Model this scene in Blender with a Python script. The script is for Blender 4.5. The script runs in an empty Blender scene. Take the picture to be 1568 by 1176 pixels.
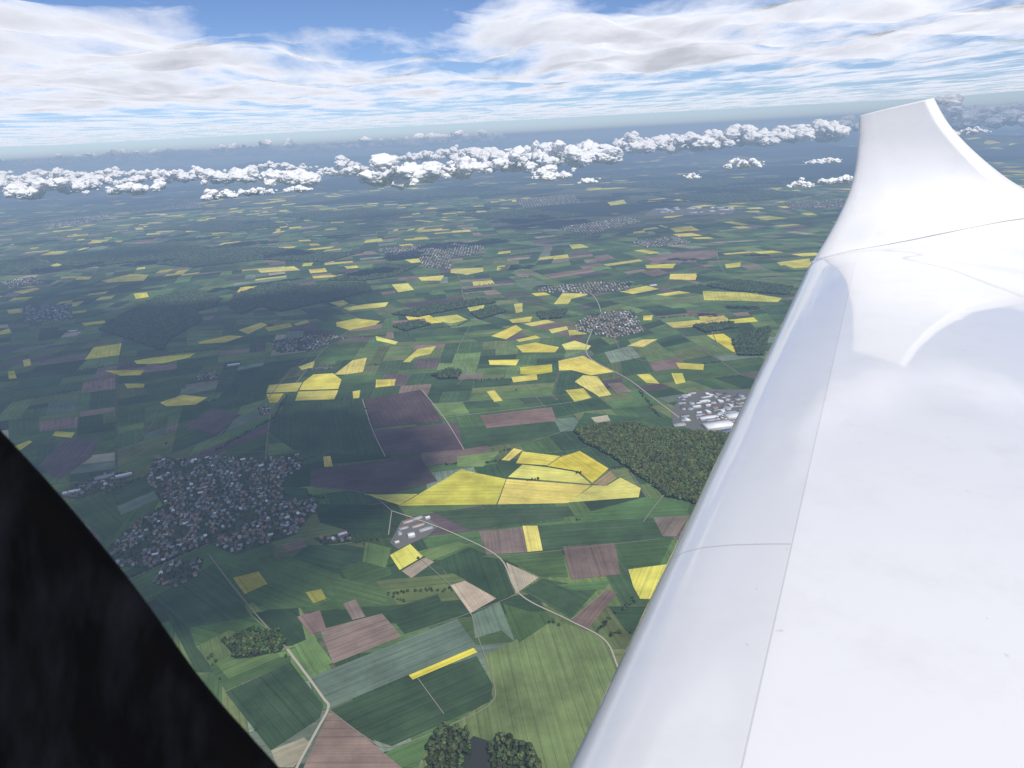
import bpy, math, random
import numpy as np
from mathutils import Vector, Matrix, noise as mnoise
random.seed(7); rng=np.random.default_rng(7)
scene=bpy.context.scene
scene.view_settings.view_transform='Standard'; scene.view_settings.look='None'; scene.view_settings.exposure=0
H=1200.0
# ---------------------------------------------------------------- camera
F=1184.0; CX,CY=784.0,588.0
p=math.radians(17.8); r=math.radians(3.1)
c,s=math.cos(r),math.sin(r); sp,cp=math.sin(p),math.cos(p)
camX=np.array([c,-s*sp,-s*cp]); camY=np.array([s,c*sp,c*cp]); fwd=np.array([0,cp,-sp])
C0=np.array([0,0,H])
cam_d=bpy.data.cameras.new("camera"); cam=bpy.data.objects.new("camera",cam_d)
scene.collection.objects.link(cam); scene.camera=cam
M=Matrix(((camX[0],camY[0],-fwd[0],0),(camX[1],camY[1],-fwd[1],0),(camX[2],camY[2],-fwd[2],H),(0,0,0,1)))
cam.matrix_world=M
cam_d.sensor_width=36; cam_d.lens=36*F/1568; cam_d.clip_start=0.02; cam_d.clip_end=400000
cam_d.dof.use_dof=True; cam_d.dof.focus_distance=400; cam_d.dof.aperture_fstop=20
def ray(x,y):
    a=(x-CX)/F; b=(CY-y)/F
    return a*camX+b*camY+fwd
def gp(x,y,z=0.0):            # survey a photo point onto a horizontal level z
    d=ray(x,y); dz=min(d[2],-0.004) if z<H else max(d[2],0.004)
    t=(z-H)/dz
    q=C0+d*t
    return np.array([q[0],q[1]])
def at(x,y,depth): return C0+ray(x,y)*depth
# ---------------------------------------------------------------- helpers
def link(o): scene.collection.objects.link(o); return o
def mesh_np(name,V,T,mat,col=None,smooth=False,uv=None):
    T=np.asarray(T,dtype=np.int32); k=T.shape[1]; n=len(T)
    me=bpy.data.meshes.new(name)
    me.vertices.add(len(V)); me.vertices.foreach_set("co",np.asarray(V,dtype=np.float32).ravel())
    me.loops.add(n*k); me.loops.foreach_set("vertex_index",T.ravel())
    me.polygons.add(n); me.polygons.foreach_set("loop_start",np.arange(0,n*k,k,dtype=np.int32))
    me.polygons.foreach_set("loop_total",np.full(n,k,dtype=np.int32))
    me.update(calc_edges=True); me.validate()
    if smooth: me.polygons.foreach_set("use_smooth",np.ones(n,dtype=bool))
    if col is not None:
        a=me.attributes.new("Col",'FLOAT_COLOR','FACE'); cc=np.ones((n,4),dtype=np.float32); cc[:,:3]=col
        a.data.foreach_set("color",cc.ravel())
    me.materials.append(mat)
    return link(bpy.data.objects.new(name,me))
def stamp(name,tmpls,pos,scl,yaw,col,mat,smooth=False,partcol=None):
    Vs=[];Ts=[];Cs=[];off=0
    pos=np.asarray(pos,float); scl=np.asarray(scl,float); yaw=np.asarray(yaw,float); col=np.asarray(col,float)
    N=len(pos); which=rng.integers(0,len(tmpls),N)
    for ti,(tv,tt,tp) in enumerate(tmpls):
        idx=np.where(which==ti)[0]
        if len(idx)==0: continue
        v=tv[None]*scl[idx][:,None,:]
        cs,sn=np.cos(yaw[idx])[:,None],np.sin(yaw[idx])[:,None]
        x=v[:,:,0]*cs-v[:,:,1]*sn; y=v[:,:,0]*sn+v[:,:,1]*cs
        v=np.stack([x,y,v[:,:,2]],-1)+pos[idx][:,None,:]
        t=tt[None]+(np.arange(len(idx))*len(tv))[:,None,None]+off
        off+=len(idx)*len(tv)
        Vs.append(v.reshape(-1,3)); Ts.append(t.reshape(-1,3))
        cc=np.repeat(col[idx][:,None,:],len(tt),1)
        if partcol is not None: cc=partcol(cc,tp,len(idx))
        Cs.append(cc.reshape(-1,3))
    return mesh_np(name,np.concatenate(Vs),np.concatenate(Ts),mat,np.concatenate(Cs),smooth)
def ico(sub):
    import bmesh
    bm=bmesh.new(); bmesh.ops.create_icosphere(bm,subdivisions=sub,radius=1)
    v=np.array([q.co[:] for q in bm.verts]); bm.verts.index_update()
    t=np.array([[q.index for q in f.verts] for f in bm.faces]); bm.free(); return v,t
def inpoly(P,poly):
    x,y=P[:,0],P[:,1]; res=np.zeros(len(P),bool); n=len(poly)
    for i in range(n):
        x1,y1=poly[i]; x2,y2=poly[(i+1)%n]
        cnd=((y1>y)!=(y2>y)); 
        xi=(x2-x1)*(y-y1)/((y2-y1) if abs(y2-y1)>1e-9 else 1e-9)+x1
        res^=(cnd&(x<xi))
    return res
def fill(poly,sp_,jit=0.35):
    poly=np.array(poly); a=poly.min(0); b=poly.max(0)
    gx,gy=np.meshgrid(np.arange(a[0],b[0],sp_),np.arange(a[1],b[1],sp_))
    P=np.stack([gx.ravel(),gy.ravel()],-1); P=P+rng.uniform(-jit,jit,P.shape)*sp_
    return P[inpoly(P,poly)]
def G(pts): return [gp(x,y) for x,y in pts]
# ---------------------------------------------------------------- materials
def newmat(name):
    m=bpy.data.materials.new(name); m.use_nodes=True; nt=m.node_tree
    b=nt.nodes['Principled BSDF']; return m,nt,b
def diffmat(name):
    m=bpy.data.materials.new(name); m.use_nodes=True; nt=m.node_tree; nt.nodes.remove(nt.nodes['Principled BSDF'])
    d=nt.nodes.new('ShaderNodeBsdfDiffuse'); nt.links.new(d.outputs[0],nt.nodes['Material Output'].inputs['Surface']); return m,nt,d
def nd(nt,t,**k):
    n=nt.nodes.new(t)
    for a,v in k.items(): setattr(n,a,v)
    return n
def mth(nt,op,a,b=None,cc=None):
    n=nd(nt,'ShaderNodeMath',operation=op)
    for i,v in enumerate((a,b,cc)):
        if v is None: continue
        if isinstance(v,(int,float)): n.inputs[i].default_value=v
        else: nt.links.new(v,n.inputs[i])
    return n.outputs[0]
def mapr(nt,v,a,b,c_,d):
    n=nd(nt,'ShaderNodeMapRange'); nt.links.new(v,n.inputs[0])
    for i,q in enumerate((a,b,c_,d)): n.inputs[i+1].default_value=q
    return n.outputs[0]
def noise(nt,scale,detail=4,rough=.55,vec=None,dist=0):
    n=nd(nt,'ShaderNodeTexNoise'); n.inputs['Scale'].default_value=scale; n.inputs['Detail'].default_value=detail
    n.inputs['Roughness'].default_value=rough; n.inputs['Distortion'].default_value=dist
    if vec is None:
        g=nd(nt,'ShaderNodeNewGeometry'); vec=g.outputs['Position']
    nt.links.new(vec,n.inputs['Vector']); return n.outputs[0]
def scalecol(nt,colout,fac):
    n=nd(nt,'ShaderNodeVectorMath',operation='SCALE'); nt.links.new(colout,n.inputs[0]); nt.links.new(fac,n.inputs['Scale']); return n.outputs[0]
def mixc(nt,fac,a,b):
    n=nd(nt,'ShaderNodeMix',data_type='RGBA')
    if isinstance(fac,(int,float)): n.inputs[0].default_value=fac
    else: nt.links.new(fac,n.inputs[0])
    for i,v in ((6,a),(7,b)):
        if isinstance(v,tuple): n.inputs[i].default_value=(*v,1)
        else: nt.links.new(v,n.inputs[i])
    return n.outputs[2]
def attrmat(name,nscale=None,amp=.3):
    m,nt,b=diffmat(name); a=nd(nt,'ShaderNodeAttribute',attribute_name="Col"); o=a.outputs['Color']
    if nscale: o=scalecol(nt,o,mapr(nt,noise(nt,nscale,2),.3,.7,1-amp,1+amp))
    nt.links.new(o,b.inputs['Color']); return m
m_field,nt,b=diffmat("crop_fields")
a=nd(nt,'ShaderNodeAttribute',attribute_name="Col")
uvn=nd(nt,'ShaderNodeUVMap',uv_map="rows"); sx=nd(nt,'ShaderNodeSeparateXYZ'); nt.links.new(uvn.outputs[0],sx.inputs[0])
fr=mth(nt,'FRACT',mth(nt,'DIVIDE',sx.outputs[1],24.0))
ln=mapr(nt,mth(nt,'ABSOLUTE',mth(nt,'SUBTRACT',fr,.5)),.03,.055,.74,1.0)
n1=mapr(nt,noise(nt,.006,6,.68),.3,.7,.64,1.36)
cb=nd(nt,'ShaderNodeCombineXYZ'); nt.links.new(mth(nt,'MULTIPLY',sx.outputs[0],.003),cb.inputs[0]); nt.links.new(mth(nt,'MULTIPLY',sx.outputs[1],.09),cb.inputs[1])
n3=mapr(nt,noise(nt,1,2,.6,cb.outputs[0]),.3,.7,.84,1.16)
o=scalecol(nt,a.outputs['Color'],mth(nt,'MULTIPLY',mth(nt,'MULTIPLY',ln,n1),n3))
nt.links.new(o,b.inputs['Color'])
def groundmat(name,forest_thr):
    m,nt,b=diffmat(name)
    g=nd(nt,'ShaderNodeNewGeometry')
    vo=nd(nt,'ShaderNodeTexVoronoi'); vo.inputs['Scale'].default_value=.0028; nt.links.new(g.outputs['Position'],vo.inputs['Vector'])
    sc=nd(nt,'ShaderNodeSeparateColor'); nt.links.new(vo.outputs['Color'],sc.inputs[0])
    c1=mixc(nt,sc.outputs[0],(.04,.058,.038),(.10,.105,.065))
    yl=mapr(nt,sc.outputs[1],.93,.94,0,1); c1=mixc(nt,yl,c1,(.5,.45,.04))
    f=mapr(nt,noise(nt,.00022,5,.6),forest_thr,forest_thr+.03,0,1)
    c1=mixc(nt,f,c1,(.02,.03,.022))
    nt.links.new(c1,b.inputs['Color']); return m
m_hill=groundmat("wooded_hills",.44)
m_ground=groundmat("far_ground",.50)
m_marg,nt,b=diffmat("field_margins")
nt.links.new(mixc(nt,mapr(nt,noise(nt,.02,4,.7),.4,.6,0,1),(.055,.08,.035),(.12,.125,.07)),b.inputs['Color'])
m_road=attrmat("road_surface")
m_tree=attrmat("foliage",.25,.45)
m_house=attrmat("house_surfaces",.3,.15)
m_forestfloor=attrmat("forest_floor",.03,.3)
# ---------------------------------------------------------------- base ground: one sheet to the horizon
def ring_sheet(name,R,z,mat,n=96):
    V=[(0,0,z)]+[(R*math.cos(2*math.pi*i/n),R*math.sin(2*math.pi*i/n),z) for i in range(n)]
    T=[(0,i+1,(i+1)%n+1) for i in range(n)]
    return mesh_np(name,V,T,mat)
ring_sheet("ground",150000,0,m_ground)
# ---------------------------------------------------------------- parcels
RAPE=(.60,.53,.07);WD=(.046,.08,.037);WM=(.072,.123,.044);WL=(.12,.18,.06);OL=(.115,.145,.055);BR=(.20,.145,.118);DB=(.098,.074,.074);BE=(.34,.30,.21);GG=(.15,.195,.138)
def pick(near):
    q=random.random(); y=.0 if near==2 else (.012 if near else .085)
    if q<y: return RAPE
    return random.choices([WD,WM,WL,OL,BR,DB,BE,GG],[34,28,11,11,6,4.5,1.2,4])[0]
PV=[];PF=[];PC=[];PU=[]
def addpoly(pts,z,col,udir=None):
    pts=[np.array(q[:2]) for q in pts]
    L=[(np.linalg.norm(pts[(i+1)%len(pts)]-pts[i]),i) for i in range(len(pts))]
    if udir is None:
        i=max(L)[1]; d=pts[(i+1)%len(pts)]-pts[i]; udir=d/max(np.linalg.norm(d),1e-6)
    w=np.array([-udir[1],udir[0]]); o=len(PV)
    for q in pts: PV.append((q[0],q[1],z)); PU.append((float((q-pts[0])@udir),float((q-pts[0])@w)))
    PF.append(list(range(o,o+len(pts))))
    j=random.uniform(.75,1.25) if col!=RAPE else random.uniform(.78,1.08); PC.append((col[0]*j*random.uniform(.92,1.06),col[1]*j*random.uniform(.96,1.04),col[2]*j*(1 if col!=RAPE else random.uniform(.7,2.0))))
edges_for_trees=[]
def split(q,thr,near,depth=0):
    q=[np.array(v) for v in q]
    a=.5*abs(sum(q[i][0]*q[(i+1)%4][1]-q[(i+1)%4][0]*q[i][1] for i in range(4)))
    l0=np.linalg.norm(q[1]-q[0])+np.linalg.norm(q[2]-q[3]); l1=np.linalg.norm(q[2]-q[1])+np.linalg.norm(q[3]-q[0])
    if depth>9 or a<thr*random.uniform(.25,1.8):
        cen=sum(q)/4; 
        qi=[]
        for v in q:
            d=v-cen; L=np.linalg.norm(d); qi.append(cen+d*max(.5,(L-2.5)/L))
        addpoly(qi,.5,pick(near)); 
        if near and random.random()<.06: edges_for_trees.append((q[0],q[1]))
        return
    f=random.uniform(.3,.7); g=f+random.uniform(-.06,.06)
    lng=l0>l1
    if random.random()<.22: lng=not lng
    if l0>2.8*l1: lng=True
    if l1>2.8*l0: lng=False
    if lng:
        m=q[0]*(1-f)+q[1]*f; n_=q[3]*(1-g)+q[2]*g
        split([q[0],m,n_,q[3]],thr,near,depth+1); split([m,q[1],q[2],n_],thr,near,depth+1)
    else:
        m=q[1]*(1-f)+q[2]*f; n_=q[0]*(1-g)+q[3]*g
        split([q[0],q[1],m,n_],thr,near,depth+1); split([n_,m,q[2],q[3]],thr,near,depth+1)
S=1150.0; th=math.radians(14); nodes={}
def node(i,j):
    if (i,j) not in nodes:
        x=i*S+random.uniform(-.3,.3)*S; y=j*S+random.uniform(-.3,.3)*S
        nodes[(i,j)]=np.array([x*math.cos(th)-y*math.sin(th),x*math.sin(th)+y*math.cos(th)])
    return nodes[(i,j)]
for i in range(-50,50):
    for j in range(-50,50):
        q=[node(i,j),node(i+1,j),node(i+1,j+1),node(i,j+1)]; cen=sum(q)/4
        D=np.linalg.norm(cen); az=math.degrees(math.atan2(cen[0],cen[1]))
        if D>40000 or (abs(az)>47 and D>2500) or cen[1]<-2000: continue
        if D>9000 and mnoise.fractal(Vector((cen[0]/9000,cen[1]/9000,3.1)),1.0,2.0,3)>(.22 if D<16000 else .05): continue
        qi=[cen+(v-cen)*(1-7/np.linalg.norm(v-cen)) for v in q]
        split(qi,45000 if D<7000 else (55000 if D<16000 else 100000),2 if D<4500 else (1 if D<7200 else 0))
# surveyed fields -------------------------------------------------
E=[]
def add(col,*polys):
    for q in polys: E.append((col,q))
add(OL,[(740,1005),(850,950),(925,975),(943,1020),(1010,1176),(780,1200),(640,1176),(690,1110),(755,1070)])
add(WD,[(440,615),(555,612),(570,660),(588,700),(450,690),(410,660)],[(505,1087),(625,1040),(730,1005),(755,1050),(750,1075),(600,1143),(562,1130)],
  [(345,1060),(445,1015),(495,1080),(490,1100),(415,1150)],[(823,805),(1000,793),(1015,822),(832,842)],[(665,862),(720,838),(768,860),(788,910),(765,918),(712,888)],
  [(800,905),(830,886),(915,903),(875,947)],[(590,935),(670,910),(690,950),(620,972)],[(660,783),(870,775),(880,790),(720,812)],[(480,772),(560,772),(600,790),(590,815),(540,815),(490,800)],
  [(700,655),(850,646),(860,665),(710,688)],[(830,615),(895,610),(905,628),(850,640)],[(350,740),(470,748),(480,770),(420,765)],[(990,640),(930,650),(880,655),(895,632)],[(420,1176),(600,1150),(660,1200),(420,1250)],
  [(235,915),(330,862),(350,890),(385,945),(290,962)],[(470,835),(540,835),(590,850),(520,878),(440,860)],[(385,940),(455,925),(470,985),(440,990)],[(250,930),(290,962),(300,990),(330,1030),(300,1030)])
add(WM,[(945,832),(1030,825),(1010,866),(960,870)],[(735,852),(860,842),(870,884),(830,884),(775,858)],[(880,790),(985,762),(1060,765),(1050,790),(885,800)],[(400,1010),(445,1005),(445,1015),(345,1058),(320,1020)],
  [(770,925),(850,948),(795,985)],[(600,1148),(690,1110),(660,1130),(640,1176),(560,1176)],[(520,870),(590,850),(600,880),(540,905)],[(850,896),(935,890),(925,903),(880,905)],
  [(350,862),(440,852),(520,880),(540,905),(480,930),(400,935),(355,890)],[(290,962),(385,945),(440,990),(350,965),(300,990)],[(100,770),(170,755),(190,800),(160,830)],[(500,880),(600,905),(590,925),(520,935)])
add(WL,[(450,988),(480,975),(510,1015),(475,1032)],[(700,700),(770,690),(740,715),(700,715)],[(655,862),(720,835),(700,830),(640,845)],[(560,830),(600,840),(590,870),(555,860)],[(325,1010),(400,990),(430,1005),(350,1040)])
add(GG,[(478,1037),(700,948),(730,990),(505,1085)],[(722,942),(765,922),(790,985),(768,966),(728,978)])
add(DB,[(558,612),(645,597),(680,645),(568,657)],[(570,660),(700,647),(710,688),(588,698)],[(475,720),(640,697),(670,737),(600,755),(560,755),(475,745)],[(280,655),(325,625),(370,635),(330,665)],[(58,715),(100,672),(155,670),(140,700),(90,735)])
add(BR,[(735,637),(845,624),(852,645),(745,656)],[(733,815),(800,808),(808,846),(745,850)],[(862,838),(942,832),(950,880),(875,888)],[(875,950),(930,903),(945,908),(900,965)],
  [(490,965),(585,940),(615,975),(510,1017)],[(465,1176),(505,1090),(560,1130),(615,1176),(640,1230),(470,1230)],[(1000,793),(1055,790),(1035,822),(1015,822)],[(525,925),(545,918),(560,945),(540,950)],
  [(985,393),(1095,383),(1100,392),(1060,402),(1000,402)],[(930,588),(950,586),(968,600),(945,603)],[(430,835),(465,826),(470,838),(440,846)],[(455,945),(490,935),(500,965),(475,972)],[(1050,475),(1110,480),(1105,488),(1055,483)],[(700,575),(740,572),(738,580),(702,582)],[(600,492),(650,488),(655,496),(605,502)])
add(BE,[(690,897),(712,890),(760,917),(720,940)],[(775,862),(825,885),(790,910)],[(615,875),(650,854),(665,861),(630,886)],[(415,1150),(465,1130),(478,1140),(450,1176),(425,1176)],[(905,640),(930,636),(935,645),(912,648)])
add(RAPE,[(612,775),(650,752),(680,735),(706,719),(735,726),(775,734),(760,773)],[(762,773),(776,734),(905,744),(870,771)],[(557,757),(580,758),(612,757),(640,757),(612,774)],
 [(778,731),(800,712),(838,716),(884,724),(905,742)],[(838,714),(858,700),(888,691),(932,718),(907,740),(886,722)],[(870,770),(978,762),(981,748),(950,732),(930,744),(908,744)],[(800,692),(858,699),(838,713),(790,710)],[(787,687),(800,690),(780,706),(768,705)],
 [(855,553),(893,545),(940,570),(905,575),(875,567),(856,568)],[(893,575),(915,577),(936,605),(918,608),(880,585)],[(866,598),(893,595),(906,610),(880,616)],[(796,563),(845,558),(846,570),(815,575),(797,573)],
 [(783,578),(822,574),(823,582),(786,586)],[(745,600),(757,598),(770,614),(757,616)],[(790,530),(820,525),(856,532),(850,540),(800,540)],[(860,528),(880,522),(905,530),(900,536),(866,536)],[(748,552),(795,551),(790,560),(750,559)],
 [(752,515),(790,498),(800,505),(775,520)],[(790,521),(820,514),(828,518),(795,524)],[(779,490),(815,485),(812,493),(785,495)],[(840,505),(868,500),(870,505),(845,511)],[(848,466),(862,448),(895,444),(900,452),(875,458),(870,466)],
 [(870,506),(900,505),(898,512),(872,514)],[(960,530),(985,520),(1007,520),(985,532)],[(1035,556),(1078,558),(1077,567),(1040,565)],[(1028,572),(1045,572),(1050,586),(1035,589)],[(975,574),(995,573),(1010,588),(990,587)],
 [(1076,446),(1140,448),(1198,457),(1190,463),(1135,461),(1078,460)],[(1026,420),(1068,419),(1065,429),(1025,428)],[(988,406),(1035,404),(1030,411),(990,411)],[(1190,402),(1240,396),(1240,403),(1195,407)],[(1025,350),(1058,346),(1070,352),(1035,356)],
 [(690,412),(740,410),(740,416),(715,421),(690,418)],[(640,425),(680,422),(675,430),(645,430)],[(600,436),(625,434),(634,444),(610,448)],[(620,398),(665,394),(665,400),(630,403)],[(525,472),(560,466),(595,463),(590,470),(535,476)],
 [(505,464),(525,460),(535,465),(520,470)],[(515,494),(545,488),(582,492),(575,498),(535,506),(515,500)],[(665,486),(700,482),(716,490),(690,496),(663,490)],[(715,470),(742,467),(740,473),(720,477)],
 [(408,602),(455,600),(463,586),(412,590)],[(457,600),(452,614),(512,612),(518,598)],[(465,585),(480,574),(510,572),(523,582),(518,596),(458,598)],[(408,604),(434,603),(425,617),(413,618)],[(512,574),(540,552),(562,548),(556,570),(530,574)],[(576,582),(606,581),(604,591),(575,594)],
 [(457,562),(482,553),(480,563),(462,567)],[(617,555),(640,535),(668,530),(660,542),(635,548),(628,555)],[(575,515),(610,524),(605,528),(577,522)],[(245,617),(280,605),(318,609),(300,620),(255,623)],
 [(205,553),(235,548),(300,541),(290,548),(250,557),(210,558)],[(160,568),(222,567),(215,575),(185,576)],[(303,524),(350,514),(373,515),(345,525),(305,527)],[(365,506),(400,494),(410,498),(380,512)],[(405,502),(445,495),(448,501),(412,508)],
 [(448,497),(470,490),(475,494),(455,499)],[(155,430),(200,420),(228,421),(220,430),(165,433)],[(392,412),(450,408),(460,414),(400,418)],[(20,447),(55,441),(62,443),(35,450)],[(85,661),(115,663),(110,671),(80,668)],[(20,685),(45,675),(50,677),(30,691)],
 [(12,570),(22,568),(26,580),(14,581)],[(35,552),(46,550),(48,560),(37,562)],[(0,508),(14,503),(18,510),(0,513)],[(205,450),(225,448),(228,455),(208,458)],[(225,478),(260,476),(258,482),(230,484)],[(195,480),(215,478),(212,485),(198,485)],[(125,495),(160,491),(162,495),(130,499)],
 [(190,588),(222,588),(220,594),(195,595)],[(10,475),(35,472),(35,479),(14,481)],[(540,600),(552,598),(550,610),(541,611)],[(787,466),(800,464),(800,478),(790,480)],[(985,484),(1000,483),(998,491),(985,491)],[(1070,485),(1110,484),(1112,490),(1072,491)],
 [(597,851),(628,834),(648,853),(612,874)],[(800,806),(823,806),(831,844),(808,846)],[(962,873),(1060,860),(1040,920),(980,918),(970,900)],[(626,1035),(725,993),(731,1000),(632,1042)],[(495,700),(506,699),(510,715),(497,716)],
 [(1110,405),(1135,402),(1133,409),(1112,411)],[(930,310),(955,306),(960,312),(935,315)])
add((.30,.27,.05),[(357,886),(396,876),(410,895),(375,911)],[(468,908),(492,903),(500,918),(480,925)])
add((.25,.18,.10),[(908,742),(935,722),(944,733),(925,745)],[(840,714),(860,699),(895,690),(880,694),(858,701)])
for i,(col,q) in enumerate(E): addpoly(G(q),1.0+.01*i,col)
me=bpy.data.meshes.new("fields"); me.from_pydata(PV,[],PF); me.update()
att=me.attributes.new("Col",'FLOAT_COLOR','FACE'); cc=np.ones((len(PF),4),np.float32); cc[:,:3]=np.clip(PC,0,1); att.data.foreach_set("color",cc.ravel())
uvl=me.uv_layers.new(name="rows"); li=np.zeros(len(me.loops),np.int32); me.loops.foreach_get("vertex_index",li)
uvl.data.foreach_set("uv",np.array(PU,np.float32)[li].ravel()); me.materials.append(m_field); link(bpy.data.objects.new("crop_fields",me))
mesh_np("meadow",[(-3000,-3000,.2),(3000,-3000,.2),(10000,9000,.2),(-10000,9000,.2)],[(0,1,2,3)],m_marg)
# ---------------------------------------------------------------- roads
RV=[];RT=[];RC=[]
def road(pts,w,col,z,px=True):
    P=[gp(*q) for q in pts] if px else [np.array(q) for q in pts]
    Q=[]
    for i in range(len(P)-1):
        p0=P[max(i-1,0)];p1=P[i];p2=P[i+1];p3=P[min(i+2,len(P)-1)]
        for t in np.linspace(0,1,6,endpoint=False):
            Q.append(.5*((2*p1)+(-p0+p2)*t+(2*p0-5*p1+4*p2-p3)*t*t+(-p0+3*p1-3*p2+p3)*t**3))
    Q.append(P[-1]); o=len(RV)
    for i,q in enumerate(Q):
        d=Q[min(i+1,len(Q)-1)]-Q[max(i-1,0)]; d=d/max(np.linalg.norm(d),1e-6); n=np.array([-d[1],d[0]])*w/2
        RV.append((*(q+n),z)); RV.append((*(q-n),z))
        if i: RT.append((o+2*i-2,o+2*i-1,o+2*i+1,o+2*i)); RC.append(col)
TAN=(.36,.33,.27);GR=(.19,.19,.18);TAND=(.23,.21,.16)
RD=[([(440,995),(470,1035),(495,1070),(503,1085),(485,1120),(455,1176),(440,1215)],6,TAN),([(600,783),(650,800),(700,820),(765,855),(795,910),(870,950),(925,980),(945,1020),(960,1060)],4.5,TAN),
([(765,855),(870,842),(1010,826)],2,TAND),([(930,903),(875,950)],2,TAND),([(320,850),(350,890),(395,945),(440,995)],3.5,TAND),([(645,597),(680,640),(711,690)],3.5,TAN),([(711,690),(800,680),(880,655)],2.5,TAND),([(555,612),(570,658),(590,700)],3.5,TAN),([(475,745),(560,757),(600,783)],3.5,GR),
([(870,440),(905,450),(920,480),(905,510),(900,545),(960,580),(1000,610),(1040,640)],6,TAN),([(500,520),(480,540),(440,575),(400,620),(330,670),(300,700)],5,GR),([(180,705),(230,655),(250,620),(330,580)],4,GR),([(680,640),(850,620),(905,610)],3,TAN),([(1098,380),(1100,400),(1110,420)],5,TAND),
([(722,942),(735,985),(757,1050),(750,1080),(690,1112),(600,1145),(560,1130),(503,1087)],2,TAND),([(690,897),(722,942)],2.5,TAN),([(640,853),(690,897)],2.2,TAND),([(795,910),(720,940),(615,975)],2,TAND),
([(800,585),(850,640),(880,655)],2.5,TAND),([(1110,480),(1090,500),(1100,530)],4,TAND),([(700,590),(715,570),(700,540),(720,500)],3,GR),([(90,740),(200,735),(300,700),(460,690)],3.5,GR),([(640,1040),(680,1095)],2,TAND),([(595,820),(600,783)],3,TAN),([(985,800),(1030,745),(1115,672)],2.5,TAND),
([(700,440),(760,455),(850,470),(905,485)],5,TAND),([(985,505),(1050,500),(1180,470)],5,TAND),([(940,518),(960,545),(1020,560)],4,TAND),
([(235,893),(262,850),(300,800),(320,740),(330,698)],5,GR),([(170,850),(260,800),(350,770),(470,770)],5,GR)]
for i,(q,w,cl) in enumerate(RD): road(q,w,cl,2.5+.02*i)
for k in list(nodes):
    i,j=k; a=nodes[k]
    if np.linalg.norm(a)>12000 or a[1]<500: continue
    for nb in ((i+1,j),(i,j+1)):
        if nb in nodes and random.random()<.4:
            bb=nodes[nb]
            d=(bb-a)/np.linalg.norm(bb-a); n=np.array([-d[1],d[0]])*random.uniform(1.2,2.4); o=len(RV); z=.7 if nb[0]==i else .75
            for q in (a+n,a-n,bb-n,bb+n): RV.append((*q,z))
            RT.append((o,o+1,o+2,o+3)); RC.append(TAND if random.random()<.6 else GR)
mesh_np("roads",RV,RT,m_road,RC)
# ---------------------------------------------------------------- trees
def tree_tmpl(seed):
    rs=np.random.default_rng(seed); v0,t0=ico(1); V=[];T=[];P=[];o=0
    for k in range(7):
        a=rs.uniform(0,6.28); rr=rs.uniform(0,.32) if k else 0; z=rs.uniform(.42,.85) if k else .8
        R=rs.uniform(.2,.33); v=v0*(R*rs.uniform(.75,1.25,(len(v0),1)))+np.array([rr*math.cos(a),rr*math.sin(a),z]); V.append(v);T.append(t0+o);P+= [k]*len(t0); o+=len(v)
    tr=np.array([(.045*math.cos(q),.045*math.sin(q),0) for q in (0,2.1,4.2)]+[(.02*math.cos(q),.02*math.sin(q),.6) for q in (0,2.1,4.2)])
    V.append(tr); T.append(np.array([(0,1,4),(0,4,3),(1,2,5),(1,5,4),(2,0,3),(2,3,5)])+o); P+=[99]*6
    return np.concatenate(V),np.concatenate(T),np.array(P)
trees=[tree_tmpl(i) for i in range(6)]
v1,t1=ico(1); lumps=[]
for k in range(6):
    v=v1*rng.uniform(.7,1.25,(len(v1),1)); v=v*np.array([1,1,.8])+np.array([0,0,.2]); lumps.append((v,t1,np.zeros(len(t1),int)))
def treecol(cc,tp,n):
    f=np.where(tp==99,.7,.75+.5*((tp*37%7)/6)); return cc*f[None,:,None]
def treecols(n,base=(.05,.085,.025)):
    return np.array(base)[None]*rng.uniform(.6,1.5,(n,1))*rng.uniform(.85,1.15,(n,3))
def plant(name,P,h,base=(.05,.085,.025),z=0):
    n=len(P); hh=rng.uniform(.7,1.25,n)*h
    return stamp(name,trees,np.column_stack([P,np.full(n,z)]),np.column_stack([hh*1.05,hh*1.05,hh]),rng.uniform(0,6.28,n),treecols(n,base),m_tree,partcol=treecol)
def floor_sheet(name,Pg,z,col,mat,parent):
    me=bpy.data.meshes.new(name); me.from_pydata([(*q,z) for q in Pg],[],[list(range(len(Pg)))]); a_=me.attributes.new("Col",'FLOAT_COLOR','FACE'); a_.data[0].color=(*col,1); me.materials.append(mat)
    o=link(bpy.data.objects.new(name,me)); o.parent=parent
def forest(name,poly,sp_,h,detailed=False,base=(.046,.068,.03),zf=2.3):
    Pg=G(poly); P=fill(Pg,sp_)
    if len(P)==0: return
    if detailed: o=plant(name,P,h,base)
    else:
        n=len(P); r_=rng.uniform(.5,.85,n)*sp_; 
        o=stamp(name,lumps,np.column_stack([P,np.full(n,h*.5)]),np.column_stack([r_,r_,rng.uniform(.4,.75,n)*h]),rng.uniform(0,6.28,n),treecols(n,base),m_tree)
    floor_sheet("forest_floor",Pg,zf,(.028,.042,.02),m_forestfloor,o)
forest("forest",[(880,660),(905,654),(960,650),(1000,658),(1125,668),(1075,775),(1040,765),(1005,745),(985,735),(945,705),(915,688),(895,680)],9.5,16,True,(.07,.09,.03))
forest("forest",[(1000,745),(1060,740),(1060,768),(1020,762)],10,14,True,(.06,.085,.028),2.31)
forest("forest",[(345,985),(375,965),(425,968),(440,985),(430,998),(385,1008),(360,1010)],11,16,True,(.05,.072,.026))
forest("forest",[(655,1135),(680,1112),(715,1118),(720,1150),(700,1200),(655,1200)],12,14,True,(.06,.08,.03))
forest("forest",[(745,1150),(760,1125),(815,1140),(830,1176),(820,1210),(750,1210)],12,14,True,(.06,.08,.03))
zz=2.32
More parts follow.
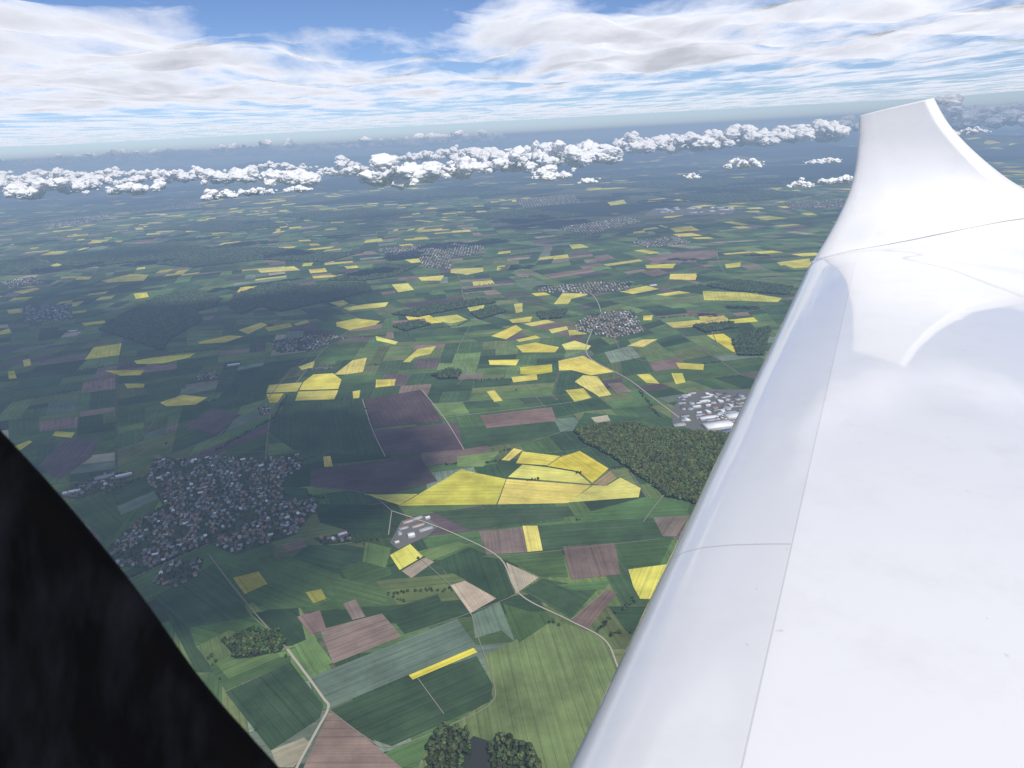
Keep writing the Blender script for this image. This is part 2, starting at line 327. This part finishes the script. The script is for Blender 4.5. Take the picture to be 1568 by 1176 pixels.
for q,sp_ in (([(150,505),(200,476),(240,455),(300,446),(340,458),(330,470),(300,478),(310,490),(260,520),(250,538),(200,520)],24),([(360,452),(420,432),(470,440),(500,436),(560,432),(570,446),(500,462),(430,478),(400,470),(370,482),(350,470)],24),
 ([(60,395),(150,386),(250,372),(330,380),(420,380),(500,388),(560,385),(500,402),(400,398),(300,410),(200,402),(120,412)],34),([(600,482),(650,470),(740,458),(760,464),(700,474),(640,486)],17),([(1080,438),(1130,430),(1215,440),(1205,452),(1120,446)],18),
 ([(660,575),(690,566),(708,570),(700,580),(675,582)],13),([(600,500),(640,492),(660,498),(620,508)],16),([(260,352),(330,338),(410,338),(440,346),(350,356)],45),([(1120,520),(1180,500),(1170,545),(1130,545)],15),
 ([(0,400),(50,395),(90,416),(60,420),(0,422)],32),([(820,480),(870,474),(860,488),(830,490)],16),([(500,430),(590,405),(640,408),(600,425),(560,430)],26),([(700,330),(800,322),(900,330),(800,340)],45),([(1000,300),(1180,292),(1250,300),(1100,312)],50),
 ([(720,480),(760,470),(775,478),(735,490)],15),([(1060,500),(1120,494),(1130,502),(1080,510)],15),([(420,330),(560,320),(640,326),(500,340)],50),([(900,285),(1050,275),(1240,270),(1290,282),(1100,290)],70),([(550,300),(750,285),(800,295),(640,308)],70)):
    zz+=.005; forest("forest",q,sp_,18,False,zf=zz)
hp=[]
def hedge(pts,step,wid):
    for a,b_ in zip(pts[:-1],pts[1:]):
        A=gp(*a);B=gp(*b_);n=max(1,int(np.linalg.norm(B-A)/step))
        for k in range(n):
            if random.random()<.85: hp.append(A+(B-A)*(k+random.random())/n+rng.normal(0,wid,2))
for q in [[(680,714),(720,706),(745,698),(785,688)],[(735,712),(765,706)],[(555,880),(620,860),(680,850)],[(915,968),(935,945),(975,918)],[(930,975),(960,965)],[(560,915),(640,905),(700,905)],[(320,1000),(340,1040),(370,1040)],[(620,1150),(655,1130),(720,1115)],
 [(440,605),(420,640),(330,690)],[(470,640),(570,625)],[(450,755),(500,765)],[(770,1165),(850,1170),(880,1110)],[(640,505),(700,500),(720,490)],[(510,660),(560,665)],[(430,720),(480,700)],[(580,905),(625,925)],[(830,945),(860,965)],
 [(880,797),(970,790)],[(375,1020),(440,1005)],[(980,600),(1010,640)]]: hedge(q,7,3.5)
for a,b_ in edges_for_trees:
    if a[1]<800: continue
    n=int(np.linalg.norm(b_-a)/9)
    for k in range(n): 
        if random.random()<.85: hp.append(a+(b_-a)*(k+random.random())/n+rng.normal(0,2,2))
for _ in range(30):
    hp.append(np.array([random.uniform(-3500,3500),random.uniform(1200,6500)]))
hp=np.array(hp); bad=np.zeros(len(hp),bool)
for col,q in E: bad|=inpoly(hp,[sum(G(q))/len(q)+(v-sum(G(q))/len(q))*.93 for v in G(q)])
plant("hedgerow_trees",hp[~bad],8,(.045,.068,.026))
# ---------------------------------------------------------------- houses
hv=np.array([(-.5,-.5,0),(.5,-.5,0),(.5,.5,0),(-.5,.5,0),(-.5,-.5,.55),(.5,-.5,.55),(.5,.5,.55),(-.5,.5,.55),(-.5,0,1),(.5,0,1),(-.55,-.58,.5),(.55,-.58,.5),(.55,0,1.03),(-.55,0,1.03),(.55,.58,.5),(-.55,.58,.5)],float)
ht=np.array([(0,1,5),(0,5,4),(2,3,7),(2,7,6),(1,2,6),(1,6,5),(3,0,4),(3,4,7),(5,6,9),(7,4,8),(10,11,12),(10,12,13),(13,12,14),(13,14,15)])
hpid=np.array([0]*10+[1]*4)
ch=np.array([(.2,-.05,.85),(.27,-.05,.85),(.27,.05,.85),(.2,.05,.85),(.2,-.05,1.2),(.27,-.05,1.2),(.27,.05,1.2),(.2,.05,1.2)])
ct=np.array([(0,1,5),(0,5,4),(1,2,6),(1,6,5),(2,3,7),(2,7,6),(3,0,4),(3,4,7),(4,5,6),(4,6,7)])
htm=(np.concatenate([hv,ch]),np.concatenate([ht,ct+16]),np.concatenate([hpid,[1]*10]))
def housecol(cc,tp,n):
    out=cc.copy(); wall=np.array([.60,.57,.51])[None]*rng.uniform(.5,1.25,(n,1)); w=np.where(tp==0)[0]; out[:,w,:]=wall[:,None,:]; return out
def village(poly,sp_=24,gcol=(.06,.078,.045),big=1.0,pos_trees=True,dens=.76):
    Pg=G(poly); P=fill(Pg,sp_,.2)
    if len(P)==0: return
    wx=P[:,0]+40*np.array([mnoise.noise(Vector((q[0]/250,q[1]/250,2))) for q in P]); wy=P[:,1]+40*np.array([mnoise.noise(Vector((q[0]/250,q[1]/250,7))) for q in P])
    ca=.5; ru=wx*math.cos(ca)+wy*math.sin(ca); rv=-wx*math.sin(ca)+wy*math.cos(ca)
    st=(np.mod(ru,95*big)<13)|(np.mod(rv,70*big)<12)
    keep=np.array([mnoise.noise(Vector((q[0]/90,q[1]/90,9)))>-.3 for q in P])&~st
    P=P[keep]; P=P[rng.random(len(P))<dens/.8]; n=len(P)
    if n==0: return
    yaw=np.array([ca+.6*mnoise.noise(Vector((q[0]/250,q[1]/250,5))) for q in P])+rng.integers(0,2,n)*math.pi/2+rng.normal(0,.06,n)
    pal=np.array([(.13,.125,.13),(.20,.195,.20),(.28,.15,.11),(.20,.125,.10),(.33,.32,.33),(.30,.24,.19),(.6,.6,.6)]); col=pal[rng.choice(7,n,p=[.20,.22,.17,.15,.12,.08,.06])]*rng.uniform(.8,1.25,(n,1))
    L=rng.uniform(9,19,n)*big; W=rng.uniform(8,11,n)*big; Hh=rng.uniform(6.5,9.5,n)
    o=stamp("village_houses",[htm],np.column_stack([P,np.full(n,2.2)]),np.column_stack([L,W,Hh]),yaw,col,m_house,partcol=housecol)
    floor_sheet("gardens",Pg,2.25,gcol,m_forestfloor,o)
    if pos_trees:
        T_=fill(Pg,sp_*.6,.45); T_=T_[rng.random(len(T_))<.4]
        if len(T_): plant("trees",T_,7,(.048,.07,.028),2).parent=o
village([(235,700),(300,705),(340,698),(400,705),(455,695),(465,715),(430,735),(440,765),(488,768),(480,785),(450,820),(400,835),(360,850),(320,832),(285,845),(230,870),(185,868),(165,840),(210,800),(250,775),(225,735)],20)
village([(235,893),(262,862),(312,856),(306,880),(270,898)],19); village([(90,760),(140,728),(205,722),(190,738),(120,765)],28,big=1.3,dens=.5); village([(480,825),(535,815),(540,830),(495,835)],24,dens=.6)
village([(880,497),(905,482),(970,475),(985,508),(940,518),(885,508)],21);village([(815,442),(900,433),(968,432),(962,445),(900,450),(830,448)],26);village([(415,522),(490,513),(530,518),(480,536),(425,541)],24)
village([(575,382),(690,370),(745,378),(720,392),(600,394)],32);village([(850,350),(960,332),(980,340),(900,360)],38,big=1.2);village([(790,306),(880,297),(890,310),(800,318)],50,big=1.4)
village([(965,370),(1040,362),(1060,372),(990,380)],32,big=1.1);village([(640,394),(690,390),(690,412),(650,410)],30);village([(30,470),(110,465),(110,490),(40,495)],28);village([(0,432),(50,424),(70,434),(20,442)],30)
village([(300,575),(330,570),(335,580),(305,583)],24);village([(395,625),(412,620),(412,635),(398,637)],20);village([(60,340),(160,328),(170,336),(80,350)],50,big=1.3);village([(180,318),(300,308),(310,318),(200,326)],60,big=1.4);village([(1200,310),(1290,305),(1290,318),(1210,320)],50,big=1.3)
# industrial / farm halls
def halls(name,specs,ground,gz=2.27):
    pos=[];sc=[];yw=[];col=[]
    for (x,y,L,W,h,a,cl) in specs:
        q=gp(x,y); pos.append((*q,2.3)); sc.append((L,W,h*random.uniform(.9,1.1))); yw.append(a); col.append(cl)
    o=stamp(name,[hall],pos,sc,yw,col,m_house,partcol=lambda cc,tp,n: np.where((tp==0)[None,:,None],np.full_like(cc,.4),cc))
    floor_sheet("yard",G(ground),gz,(.13,.13,.115),m_road,o)
hl=np.array([(-.5,-.5,0),(.5,-.5,0),(.5,.5,0),(-.5,.5,0),(-.5,-.5,.85),(.5,-.5,.85),(.5,.5,.85),(-.5,.5,.85),(-.5,0,1),(.5,0,1)],float)
hall=(hl,np.array([(0,1,5),(0,5,4),(2,3,7),(2,7,6),(1,2,6),(1,6,5),(3,0,4),(3,4,7),(5,6,9),(7,4,8),(4,5,9),(4,9,8),(8,9,6),(8,6,7)]),np.array([0]*10+[1]*4))
Wt=(.66,.67,.69);Bl=(.15,.2,.32);Gy=(.28,.29,.31);Rd=(.24,.13,.10);Dk=(.12,.12,.13)
sp_l=[(1100,654,120,70,13,.2,(.75,.75,.75)),(1085,642,80,32,10,.2,Wt),(1125,640,80,60,14,.2,Wt),(1040,652,50,25,8,.2,Gy),(1118,664,60,40,12,.2,Bl)]
for _ in range(90):
    x=random.uniform(1035,1150); y=random.uniform(602,646)
    sp_l.append((x,y,random.uniform(15,48),random.uniform(10,22),random.uniform(5,10),.2+random.choice([0,1.57])+random.uniform(-.1,.1),random.choice([Wt,Wt,Gy,Bl,Rd,Dk,Dk,Gy])))
halls("industrial_halls",sp_l,[(1030,650),(1028,628),(1045,606),(1080,597),(1160,597),(1150,640),(1120,668),(1070,662)])
halls("farm_buildings",[(625,800,35,15,8,.5,Rd),(640,806,40,16,8,.5,Rd),(652,812,45,14,7,.5,Gy),(630,822,22,22,9,.3,Wt),(612,818,25,12,7,1.9,Gy),(655,795,16,12,8,.4,Wt),(608,832,14,10,6,.5,Wt),(640,795,30,12,7,.5,Gy),(618,810,30,14,8,.5,(.25,.17,.14))],[(597,832),(615,798),(650,790),(672,806),(655,822),(610,842)])
halls("farm_buildings",[(110,755,60,18,8,.4,Wt),(160,732,70,22,9,.5,Gy),(190,730,60,20,9,.5,Wt),(525,820,30,16,8,.3,Wt),(358,560,70,25,9,.3,Wt),(112,508,60,25,9,.2,Wt),(1000,438,60,25,9,.3,Wt)],[(98,760),(105,752),(122,752),(118,762)],2.29)
sp2=[]
for _ in range(28):
    sp2.append((random.uniform(985,1125),random.uniform(318,328),random.uniform(60,180),random.uniform(40,80),12,random.uniform(0,3),random.choice([Wt,Gy,Gy,Dk])))
halls("industrial_halls",sp2,[(985,331),(1000,320),(1130,319),(1120,328)])
m,nt,b=newmat("pond_water"); b.inputs['Base Color'].default_value=(.035,.035,.025,1); b.inputs['Roughness'].default_value=.08
Pg=G([(705,1150),(725,1128),(755,1138),(762,1176),(740,1220),(700,1200)]); me=bpy.data.meshes.new("pond"); me.from_pydata([(*q,2.2) for q in Pg],[],[list(range(len(Pg)))]); me.materials.append(m); link(bpy.data.objects.new("pond",me))
# ---------------------------------------------------------------- far hills
na,nr=300,60; HV=[]
for i in range(nr):
    D=19000*(110000/19000)**(i/(nr-1))
    for j in range(na):
        a=math.radians(-58+116*j/(na-1)); x,y=D*math.sin(a),D*math.cos(a)
        k=min(1,(D-19000)/22000); azw=.55+.45*math.sin(a*1.3+.5)
        h=mnoise.fractal(Vector((x/8000,y/7000,1.7)),.9,2.1,5)*480*k*(1.0+azw)+ (110 if a>0 else 40)*k
        HV.append((x,y,min(h,600)-35*(1-k)-12))
HT=[(i*na+j,i*na+j+1,(i+1)*na+j+1,(i+1)*na+j) for i in range(nr-1) for j in range(na-1)]
mesh_np("hills",HV,HT,m_hill,smooth=True)
# ---------------------------------------------------------------- high cloud cover field (near part unseen, shaped for ground shade) + sun
ZL=3700.0
SE=math.radians(50); sdir=np.array([.45,-.89]); sdir/=np.linalg.norm(sdir); sun=np.array([sdir[0]*math.cos(SE),sdir[1]*math.cos(SE),math.sin(SE)])
ng=361; ext=78000; xs=np.linspace(-ext,ext,ng); ys=np.linspace(-16000,140000,ng); X,Y=np.meshgrid(xs,ys)
R_=np.hypot(X,Y)
cover=-.17+.215*np.clip((R_-12000)/5000,0,1)
def blob(cx,cy,rx,ry,amp,az=0):
    global cover
    dx,dy=X-cx,Y-cy; u=dx*math.cos(az)+dy*math.sin(az); v=-dx*math.sin(az)+dy*math.cos(az)
    cover=cover+amp*np.exp(-(u/rx)**2-(v/ry)**2)
off=sdir*ZL/math.tan(SE)
def shade(x,y,rx,ry,amp=.5,az=0):
    q=gp(x,y)+off; blob(q[0],q[1],rx,ry,amp,az)
def skyb(x,y,rx,ry,amp):
    q=gp(x,y,ZL); blob(q[0],q[1],rx,ry,amp)
shade(150,500,1700,2000,.7);shade(420,460,1300,1400,.6);shade(250,600,1000,1000,.6);shade(60,620,1000,1100,.6);shade(550,710,420,380,.6);shade(280,800,560,650,.7);shade(200,400,3000,2200,.4);shade(480,650,480,500,.5);shade(330,950,380,400,.5);shade(690,680,180,160,.25);shade(380,1090,250,250,.4)
shade(1000,240,9000,5000,.45);shade(800,560,1300,1200,-.45);shade(800,750,400,450,-.5);shade(560,1090,300,280,.4);shade(1150,340,2000,900,.4);shade(640,330,3000,900,.3);shade(900,440,1300,900,-.4);shade(1150,700,350,400,-.3);shade(470,590,300,300,-.3)
skyb(200,90,9000,6000,.22);skyb(60,150,9000,9000,.22);skyb(450,140,7000,9000,.16);skyb(980,50,5500,5000,.26);skyb(620,40,2500,9000,-.36);skyb(320,5,2500,3000,-.2);skyb(1250,60,3500,7000,-.14);skyb(1100,140,25000,7000,-.14);skyb(650,150,12000,12000,.03);skyb(1500,40,3000,5000,.14);skyb(700,100,3000,5000,-.12);skyb(60,10,3500,3000,.15)
cover=cover+.05*np.clip((R_-55000)/30000,0,1)
# ---------------------------------------------------------------- cumulus clouds
m_cloud,nt,b=diffmat("cloud"); out=nt.nodes['Material Output']
b.inputs[0].default_value=(.97,.97,.97,1); tl=nd(nt,'ShaderNodeBsdfTranslucent'); tl.inputs[0].default_value=(.95,.95,.97,1)
mx=nd(nt,'ShaderNodeMixShader'); mx.inputs[0].default_value=.2; nt.links.new(b.outputs[0],mx.inputs[1]); nt.links.new(tl.outputs[0],mx.inputs[2])
nt.links.new(mx.outputs[0],out.inputs['Surface'])
v3,t3=ico(4); puffs=[]
for k in range(5):
    v=np.array([q*(1+.40*mnoise.fractal(Vector(q)*1.3+Vector((k*7.3,0,0)),.65,2.2,5)) for q in v3]); puffs.append((v,t3,np.zeros(len(t3),int)))
ZB=850.0; lit=np.zeros(X.shape)
def cloud(x,yb,w,h,n0=1.0,hmin=11):
    global lit
    hz=205-(x-784)*.054
    yb=max(yb,hz+hmin)
    q=gp(x,yb,ZB); D=math.hypot(*q); dep=float((np.array([q[0],q[1],ZB])-C0)@fwd); m_=dep/F
    W=w*m_; Hh=max(h*m_,60); dirr=q/D; side=np.array([dirr[1],-dirr[0]])
    qq=q+sdir*(ZL-1050)/math.tan(SE)
    if math.hypot(*qq)<15500: lit=np.maximum(lit,np.exp(-((X-qq[0])**2+(Y-qq[1])**2)/(max(W*.7,900))**2))
    n=int(min(46,max(10,9*W/Hh))*n0); P=[];Sc=[]
    lob=[random.uniform(.3,1) for _ in range(7)]
    for k in range(n+8):
        u=random.uniform(-1,1); v_=random.uniform(-1,1); rr=max(0,1-u*u*.9-v_*v_*.3)
        lb=lob[int((u+1)*3.49)]
        top=Hh*(rr**.6)*lb
        R=Hh*random.uniform(.13,.32)*(.45+.55*rr); z=ZB+R*.25+max(0,(top-R))*random.random()**.9
        if k>=n: u*=1.35; R=Hh*random.uniform(.04,.10); z=ZB+random.uniform(.05,.45)*Hh
        R*=1-.45*(z-ZB)/Hh
        xy=q+side*u*W*.5+dirr*v_*min(W,Hh*2)*.4
        P.append((*xy,z)); Sc.append((R*random.uniform(1.1,2.1),R*random.uniform(1.1,2.1),R))
    n=len(P); stamp("cumulus_cloud",puffs,P,Sc,rng.uniform(0,6.28,n),np.ones((n,3)),m_cloud,smooth=True)
for cl in [(70,300,120,36),(20,288,80,28),(130,285,90,28),(210,292,80,26),(290,276,90,26),(370,276,110,34),(450,278,80,36),(390,298,60,16),(335,302,50,20),(455,292,40,14),(525,266,80,30),(250,276,120,22),(60,276,140,24),(170,270,120,18),(420,262,100,18),
 (590,284,78,60),(645,272,75,46),(710,264,80,42),(775,260,75,46),(740,244,90,36),(830,246,85,60),(872,248,75,46),(915,244,65,50),(845,271,50,26),(900,280,30,12),(960,230,80,38),(1010,226,80,38),(1060,228,75,38),(1110,220,80,42),(1150,220,70,42),(1200,214,70,42),(1250,210,75,48),(1290,202,60,40),(690,240,80,22),(640,244,80,18),
 (1137,256,50,19),(1060,273,20,8),(1260,249,50,12),(1225,286,30,16),(1285,279,60,8),(1455,192,70,50),(1510,188,60,44),(1555,188,60,46),(1480,205,50,14),(-60,285,120,35),(1640,190,80,40)]: cloud(*cl)
xx=-40
while xx<760:        # distant bank along the horizon
    w_=random.uniform(50,120); h_=random.uniform(18,30); cloud(xx,0,w_,h_,.8,9); xx+=w_*random.uniform(.45,.9)
cover=cover*(1-lit)+np.minimum(cover,-.25)*lit  # unseen cover cleared sunward of the cumulus to keep them lit
cover=cover-1.6*np.exp(-((X-(sdir[0]*2098))**2+(Y-(sdir[1]*2098))**2)/650**2)  # gap added in the unseen cover so sun reaches the wing
Z=np.array([mnoise.fractal(Vector((x/3500,y/5500,4.4)),.8,2.1,4) for x,y in zip(X.ravel(),Y.ravel())])
me_v=np.column_stack([X.ravel(),Y.ravel(),ZL-60+Z*380*np.clip((R_.ravel()-9000)/6000,0,1)*np.clip((60000-R_.ravel())/35000,0,1)])
idx=np.arange(ng*ng).reshape(ng,ng); LT=np.stack([idx[:-1,:-1].ravel(),idx[:-1,1:].ravel(),idx[1:,1:].ravel(),idx[1:,:-1].ravel()],-1)
m_layer,nt,b=newmat("cloud_layer"); nt.nodes.remove(b); out=nt.nodes['Material Output']
at_=nd(nt,'ShaderNodeAttribute',attribute_name="cover")
g=nd(nt,'ShaderNodeNewGeometry'); mp=nd(nt,'ShaderNodeMapping'); mp.inputs['Scale'].default_value=(1,.5,1); nt.links.new(g.outputs['Position'],mp.inputs[0])
nz=mth(nt,'MULTIPLY_ADD',noise(nt,.00036,6,.56,mp.outputs[0],0),1.4,-.2)
tot=mth(nt,'ADD',nz,at_.outputs['Fac'])
al=mapr(nt,tot,.42,.72,0,.98)
thick=mapr(nt,tot,.62,1.05,.94,.58)
tl=nd(nt,'ShaderNodeBsdfTranslucent'); df=nd(nt,'ShaderNodeBsdfDiffuse')
cb=nd(nt,'ShaderNodeCombineColor')
for i in range(3): nt.links.new(thick,cb.inputs[i])
nt.links.new(cb.outputs[0],tl.inputs[0]); df.inputs[0].default_value=(.95,.95,.95,1)
ads=nd(nt,'ShaderNodeMixShader'); ads.inputs[0].default_value=.05; nt.links.new(tl.outputs[0],ads.inputs[1]); nt.links.new(df.outputs[0],ads.inputs[2])
tr=nd(nt,'ShaderNodeBsdfTransparent'); mx2=nd(nt,'ShaderNodeMixShader'); nt.links.new(al,mx2.inputs[0]); nt.links.new(tr.outputs[0],mx2.inputs[1]); nt.links.new(ads.outputs[0],mx2.inputs[2]); nt.links.new(mx2.outputs[0],out.inputs['Surface'])
lo=mesh_np("high_clouds",me_v,LT,m_layer,smooth=True)
a_=lo.data.attributes.new("cover",'FLOAT','POINT'); a_.data.foreach_set("value",cover.ravel().astype(np.float32))
# ---------------------------------------------------------------- haze
def haze(name,z0,z1,K,absorb,Lh,B=140000):
    hm=bpy.data.materials.new(name); hm.use_nodes=True; nt=hm.node_tree; nt.nodes.clear(); out=nd(nt,'ShaderNodeOutputMaterial')
    sig=np.array(absorb)*K; Lh=np.array(Lh)
    va=nd(nt,'ShaderNodeVolumeAbsorption'); va.inputs['Color'].default_value=(1-absorb[0],1-absorb[1],1-absorb[2],1); va.inputs['Density'].default_value=K
    em=nd(nt,'ShaderNodeEmission'); e=sig*Lh; em.inputs['Color'].default_value=(*(e/e.max()),1); em.inputs['Strength'].default_value=float(e.max())  # constant glow in the volume stands in for scattered light
    ad=nd(nt,'ShaderNodeAddShader'); nt.links.new(va.outputs[0],ad.inputs[0]); nt.links.new(em.outputs[0],ad.inputs[1]); nt.links.new(ad.outputs[0],out.inputs['Volume'])
    hvv=[(-B,-B,z0),(B,-B,z0),(B,B,z0),(-B,B,z0),(-B,-B,z1),(B,-B,z1),(B,B,z1),(-B,B,z1)]
    mesh_np(name,hvv,[(0,3,2,1),(4,5,6,7),(0,1,5,4),(1,2,6,5),(2,3,7,6),(3,0,4,7)],hm)
haze("haze",-60,1330,1/20000.0,(.80,.88,1.0),(.29,.395,.56))
# ---------------------------------------------------------------- wing
prof_t=[(0,0),(.004,.013),(.012,.024),(.03,.038),(.06,.051),(.10,.061),(.15,.070),(.18,.0745),(.20,.0758),(.3,.080),(.42,.080),(.55,.072),(.7,.053),(.85,.028),(1,.003)]
prof_b=[(.85,-.008),(.6,-.022),(.35,-.035),(.15,-.035),(.05,-.026),(.015,-.015),(.004,-.008)]
prof=prof_t+prof_b; NP=len(prof)
Sd=np.array([.4264,.9045,0]); Ad=np.array([.9045,-.4264,0]); L0=np.array([.0626,1.001,-.975])+C0
secs=[]
for v in (-1.6,-.6,.4,1.4,2.4,3.4,4.2,4.62):
    le=L0+Sd*v; secs.append((le,le+Ad*1.48+np.array([0,0,.01]),1.0))
dl=[(1240,408,5.40),(1273,352,5.44),(1297,303,5.48),(1308,265,5.50),(1313,228,5.52),(1315,200,5.53),(1315.5,178,5.54)]
dt=[(1665,385,4.87),(1660,345,4.95),(1612,311,5.03),(1548,277,5.1),(1492,232,5.16),(1453,190,5.2),(1430,150,5.23)]
tk=[1,.95,.85,.75,.7,.65,.5]
for a,b_,k in zip(dl,dt,tk): secs.append((at(*a),at(*b_),k))
def cr(arr,i,t):
    n=len(arr); p0=arr[max(i-1,0)];p1=arr[i];p2=arr[min(i+1,n-1)];p3=arr[min(i+2,n-1)]
    return .5*((2*p1)+(-p0+p2)*t+(2*p0-5*p1+4*p2-p3)*t*t+(-p0+3*p1-3*p2+p3)*t**3)
LE=[q[0] for q in secs];TE=[q[1] for q in secs];TK=[np.array([q[2]]) for q in secs]
fine=[]
for i in range(len(secs)-1):
    for t in np.linspace(0,1,8,endpoint=False): fine.append((cr(LE,i,t),cr(TE,i,t),float(cr(TK,i,t)[0])))
fine.append((LE[-1],TE[-1],.5))
WV=[];WU=[];acc=-1.6
for i,(le,te,k) in enumerate(fine):
    ch_=te-le; cl_=np.linalg.norm(ch_); cu=ch_/cl_
    a=fine[max(i-1,0)]; b_=fine[min(i+1,len(fine)-1)]; spn=.6*(b_[0]-a[0])+.4*(b_[1]-a[1]); spn/=np.linalg.norm(spn)
    n_=np.cross(cu,spn); n_/=np.linalg.norm(n_)
    if i: acc+=np.linalg.norm(le-fine[i-1][0])
    for (x,z) in prof: WV.append(le+ch_*x+n_*z*cl_*k*1.0); WU.append((x*cl_,acc))
WF=[]
for i in range(len(fine)-1):
    for j in range(NP):
        j2=(j+1)%NP; WF.append((i*NP+j,i*NP+j2,(i+1)*NP+j2,(i+1)*NP+j))
WF.append(tuple(range((len(fine)-1)*NP,len(fine)*NP))); WF.append(tuple(range(NP-1,-1,-1)))
m_wing,nt,b=newmat("white_gelcoat")
uvn=nd(nt,'ShaderNodeUVMap',uv_map="panel"); sx=nd(nt,'ShaderNodeSeparateXYZ'); nt.links.new(uvn.outputs[0],sx.inputs[0]); U,Vv=sx.outputs[0],sx.outputs[1]
def seam(e,w): return mapr(nt,mth(nt,'ABSOLUTE',e),w*.5,w,1,0)
inb=mapr(nt,Vv,4.30,4.34,1,0)
ue=mth(nt,'MULTIPLY_ADD',Vv,-.008,U)
strip=mth(nt,'MULTIPLY',mapr(nt,ue,.262,.270,1,0),inb)
s1=mth(nt,'MULTIPLY',seam(mth(nt,'SUBTRACT',mth(nt,'MULTIPLY_ADD',U,-.06,Vv),.62),.003),strip)
s2=seam(mth(nt,'SUBTRACT',Vv,mth(nt,'MULTIPLY_ADD',U,.42,4.70)),.012)
s3=mth(nt,'MULTIPLY',seam(mth(nt,'SUBTRACT',ue,.267),.002),inb)
sm=mth(nt,'MAXIMUM',mth(nt,'MULTIPLY',s1,.6),mth(nt,'MAXIMUM',s2,mth(nt,'MULTIPLY',s3,.4)))
basec=mixc(nt,strip,(.725,.72,.72),(.66,.66,.665))
dirt=mapr(nt,noise(nt,5,5,.72),.50,.8,0,.2); basec=mixc(nt,dirt,basec,(.45,.42,.38))
gsp=mapr(nt,noise(nt,40,1,.5),.785,.81,0,.35); basec=mixc(nt,gsp,basec,(.4,.37,.34))
basec=mixc(nt,mth(nt,'MULTIPLY',sm,.75),basec,(.15,.15,.15))
nt.links.new(basec,b.inputs['Base Color']); b.inputs['Roughness'].default_value=.35; b.inputs['Coat Weight'].default_value=1.0; b.inputs['Coat Roughness'].default_value=.04
bp=nd(nt,'ShaderNodeBump'); bp.inputs['Strength'].default_value=.15; bp.inputs['Distance'].default_value=.004; nt.links.new(noise(nt,3.5,2,.5),bp.inputs['Height']); nt.links.new(bp.outputs[0],b.inputs['Normal']); nt.links.new(bp.outputs[0],b.inputs['Coat Normal'])
me=bpy.data.meshes.new("wing"); me.from_pydata([tuple(v) for v in WV],[],WF); me.update()
uvl=me.uv_layers.new(name="panel"); li=np.zeros(len(me.loops),np.int32); me.loops.foreach_get("vertex_index",li); uvl.data.foreach_set("uv",np.array(WU,np.float32)[li].ravel())
me.polygons.foreach_set("use_smooth",np.ones(len(me.polygons),bool)); me.polygons[-1].use_smooth=False; me.polygons[-2].use_smooth=False; me.materials.append(m_wing)
link(bpy.data.objects.new("airplane_wing",me))
# ---------------------------------------------------------------- canopy frame
m_fr,nt,b=newmat("dark_cockpit_trim"); tc=nd(nt,'ShaderNodeTexCoord'); mpf=nd(nt,'ShaderNodeMapping'); mpf.inputs['Scale'].default_value=(3,1,1); nt.links.new(tc.outputs['Object'],mpf.inputs[0])
nt.links.new(mixc(nt,mapr(nt,noise(nt,9,6,.6,mpf.outputs[0]),.5,.75,0,1),(.0015,.0015,.002),(.009,.010,.014)),b.inputs['Base Color']); b.inputs['Roughness'].default_value=.85; b.inputs['Specular IOR Level'].default_value=.05
edge=[(-330,330),(-160,490),(-60,595),(0,660),(80,745),(170,853),(240,945),(300,1036),(365,1110),(425,1176),(530,1290),(650,1400)]
Dd=-camX*.80-camY*.6; Dd/=np.linalg.norm(Dd); back=-fwd
sec=[(.0,0),(.002,.006),(.008,.011),(.02,.014),(.045,.016),(.06,.022),(.075,.024),(.10,.020),(.4,.03),(.4,-.01),(.05,-.02),(.012,-.014),(.003,-.008)]
FV=[];FF=[]
for (x,y) in edge:
    e_=at(x,y,.36)
    for (w,t) in sec: FV.append(tuple(e_+Dd*w+back*t))
n_=len(sec)
for i in range(len(edge)-1):
    for j in range(n_): FF.append((i*n_+j,i*n_+(j+1)%n_,(i+1)*n_+(j+1)%n_,(i+1)*n_+j))
FF.append(tuple(range(n_))); FF.append(tuple(range(len(FV)-n_,len(FV))))
me=bpy.data.meshes.new("canopy_frame"); me.from_pydata(FV,[],FF); me.polygons.foreach_set("use_smooth",np.ones(len(FF),bool)); me.materials.append(m_fr)
fo=link(bpy.data.objects.new("canopy_frame",me)); sb=fo.modifiers.new("s",'SUBSURF'); sb.levels=2; sb.render_levels=2
# ---------------------------------------------------------------- light
ld=bpy.data.lights.new("sun",'SUN'); ld.energy=4.4; ld.angle=math.radians(.53); ld.color=(1,.97,.92)
lo=link(bpy.data.objects.new("sun",ld)); lo.rotation_euler=Vector(sun).to_track_quat('Z','Y').to_euler()
w=bpy.data.worlds.new("World"); scene.world=w; w.use_nodes=True; nt=w.node_tree
sk=nd(nt,'ShaderNodeTexSky',sky_type='NISHITA'); sk.sun_disc=False; sk.sun_elevation=SE; sk.sun_rotation=math.atan2(sun[0],sun[1]); sk.altitude=1200; sk.air_density=.75; sk.dust_density=.2; sk.ozone_density=4
vm=nd(nt,'ShaderNodeVectorMath',operation='MULTIPLY'); nt.links.new(sk.outputs[0],vm.inputs[0]); vm.inputs[1].default_value=(.90,.93,1.06)
nt.links.new(vm.outputs[0],nt.nodes['Background'].inputs[0]); nt.nodes['Background'].inputs[1].default_value=.10
print("polys",sum(len(o.data.polygons) for o in bpy.data.objects if o.type=='MESH'))
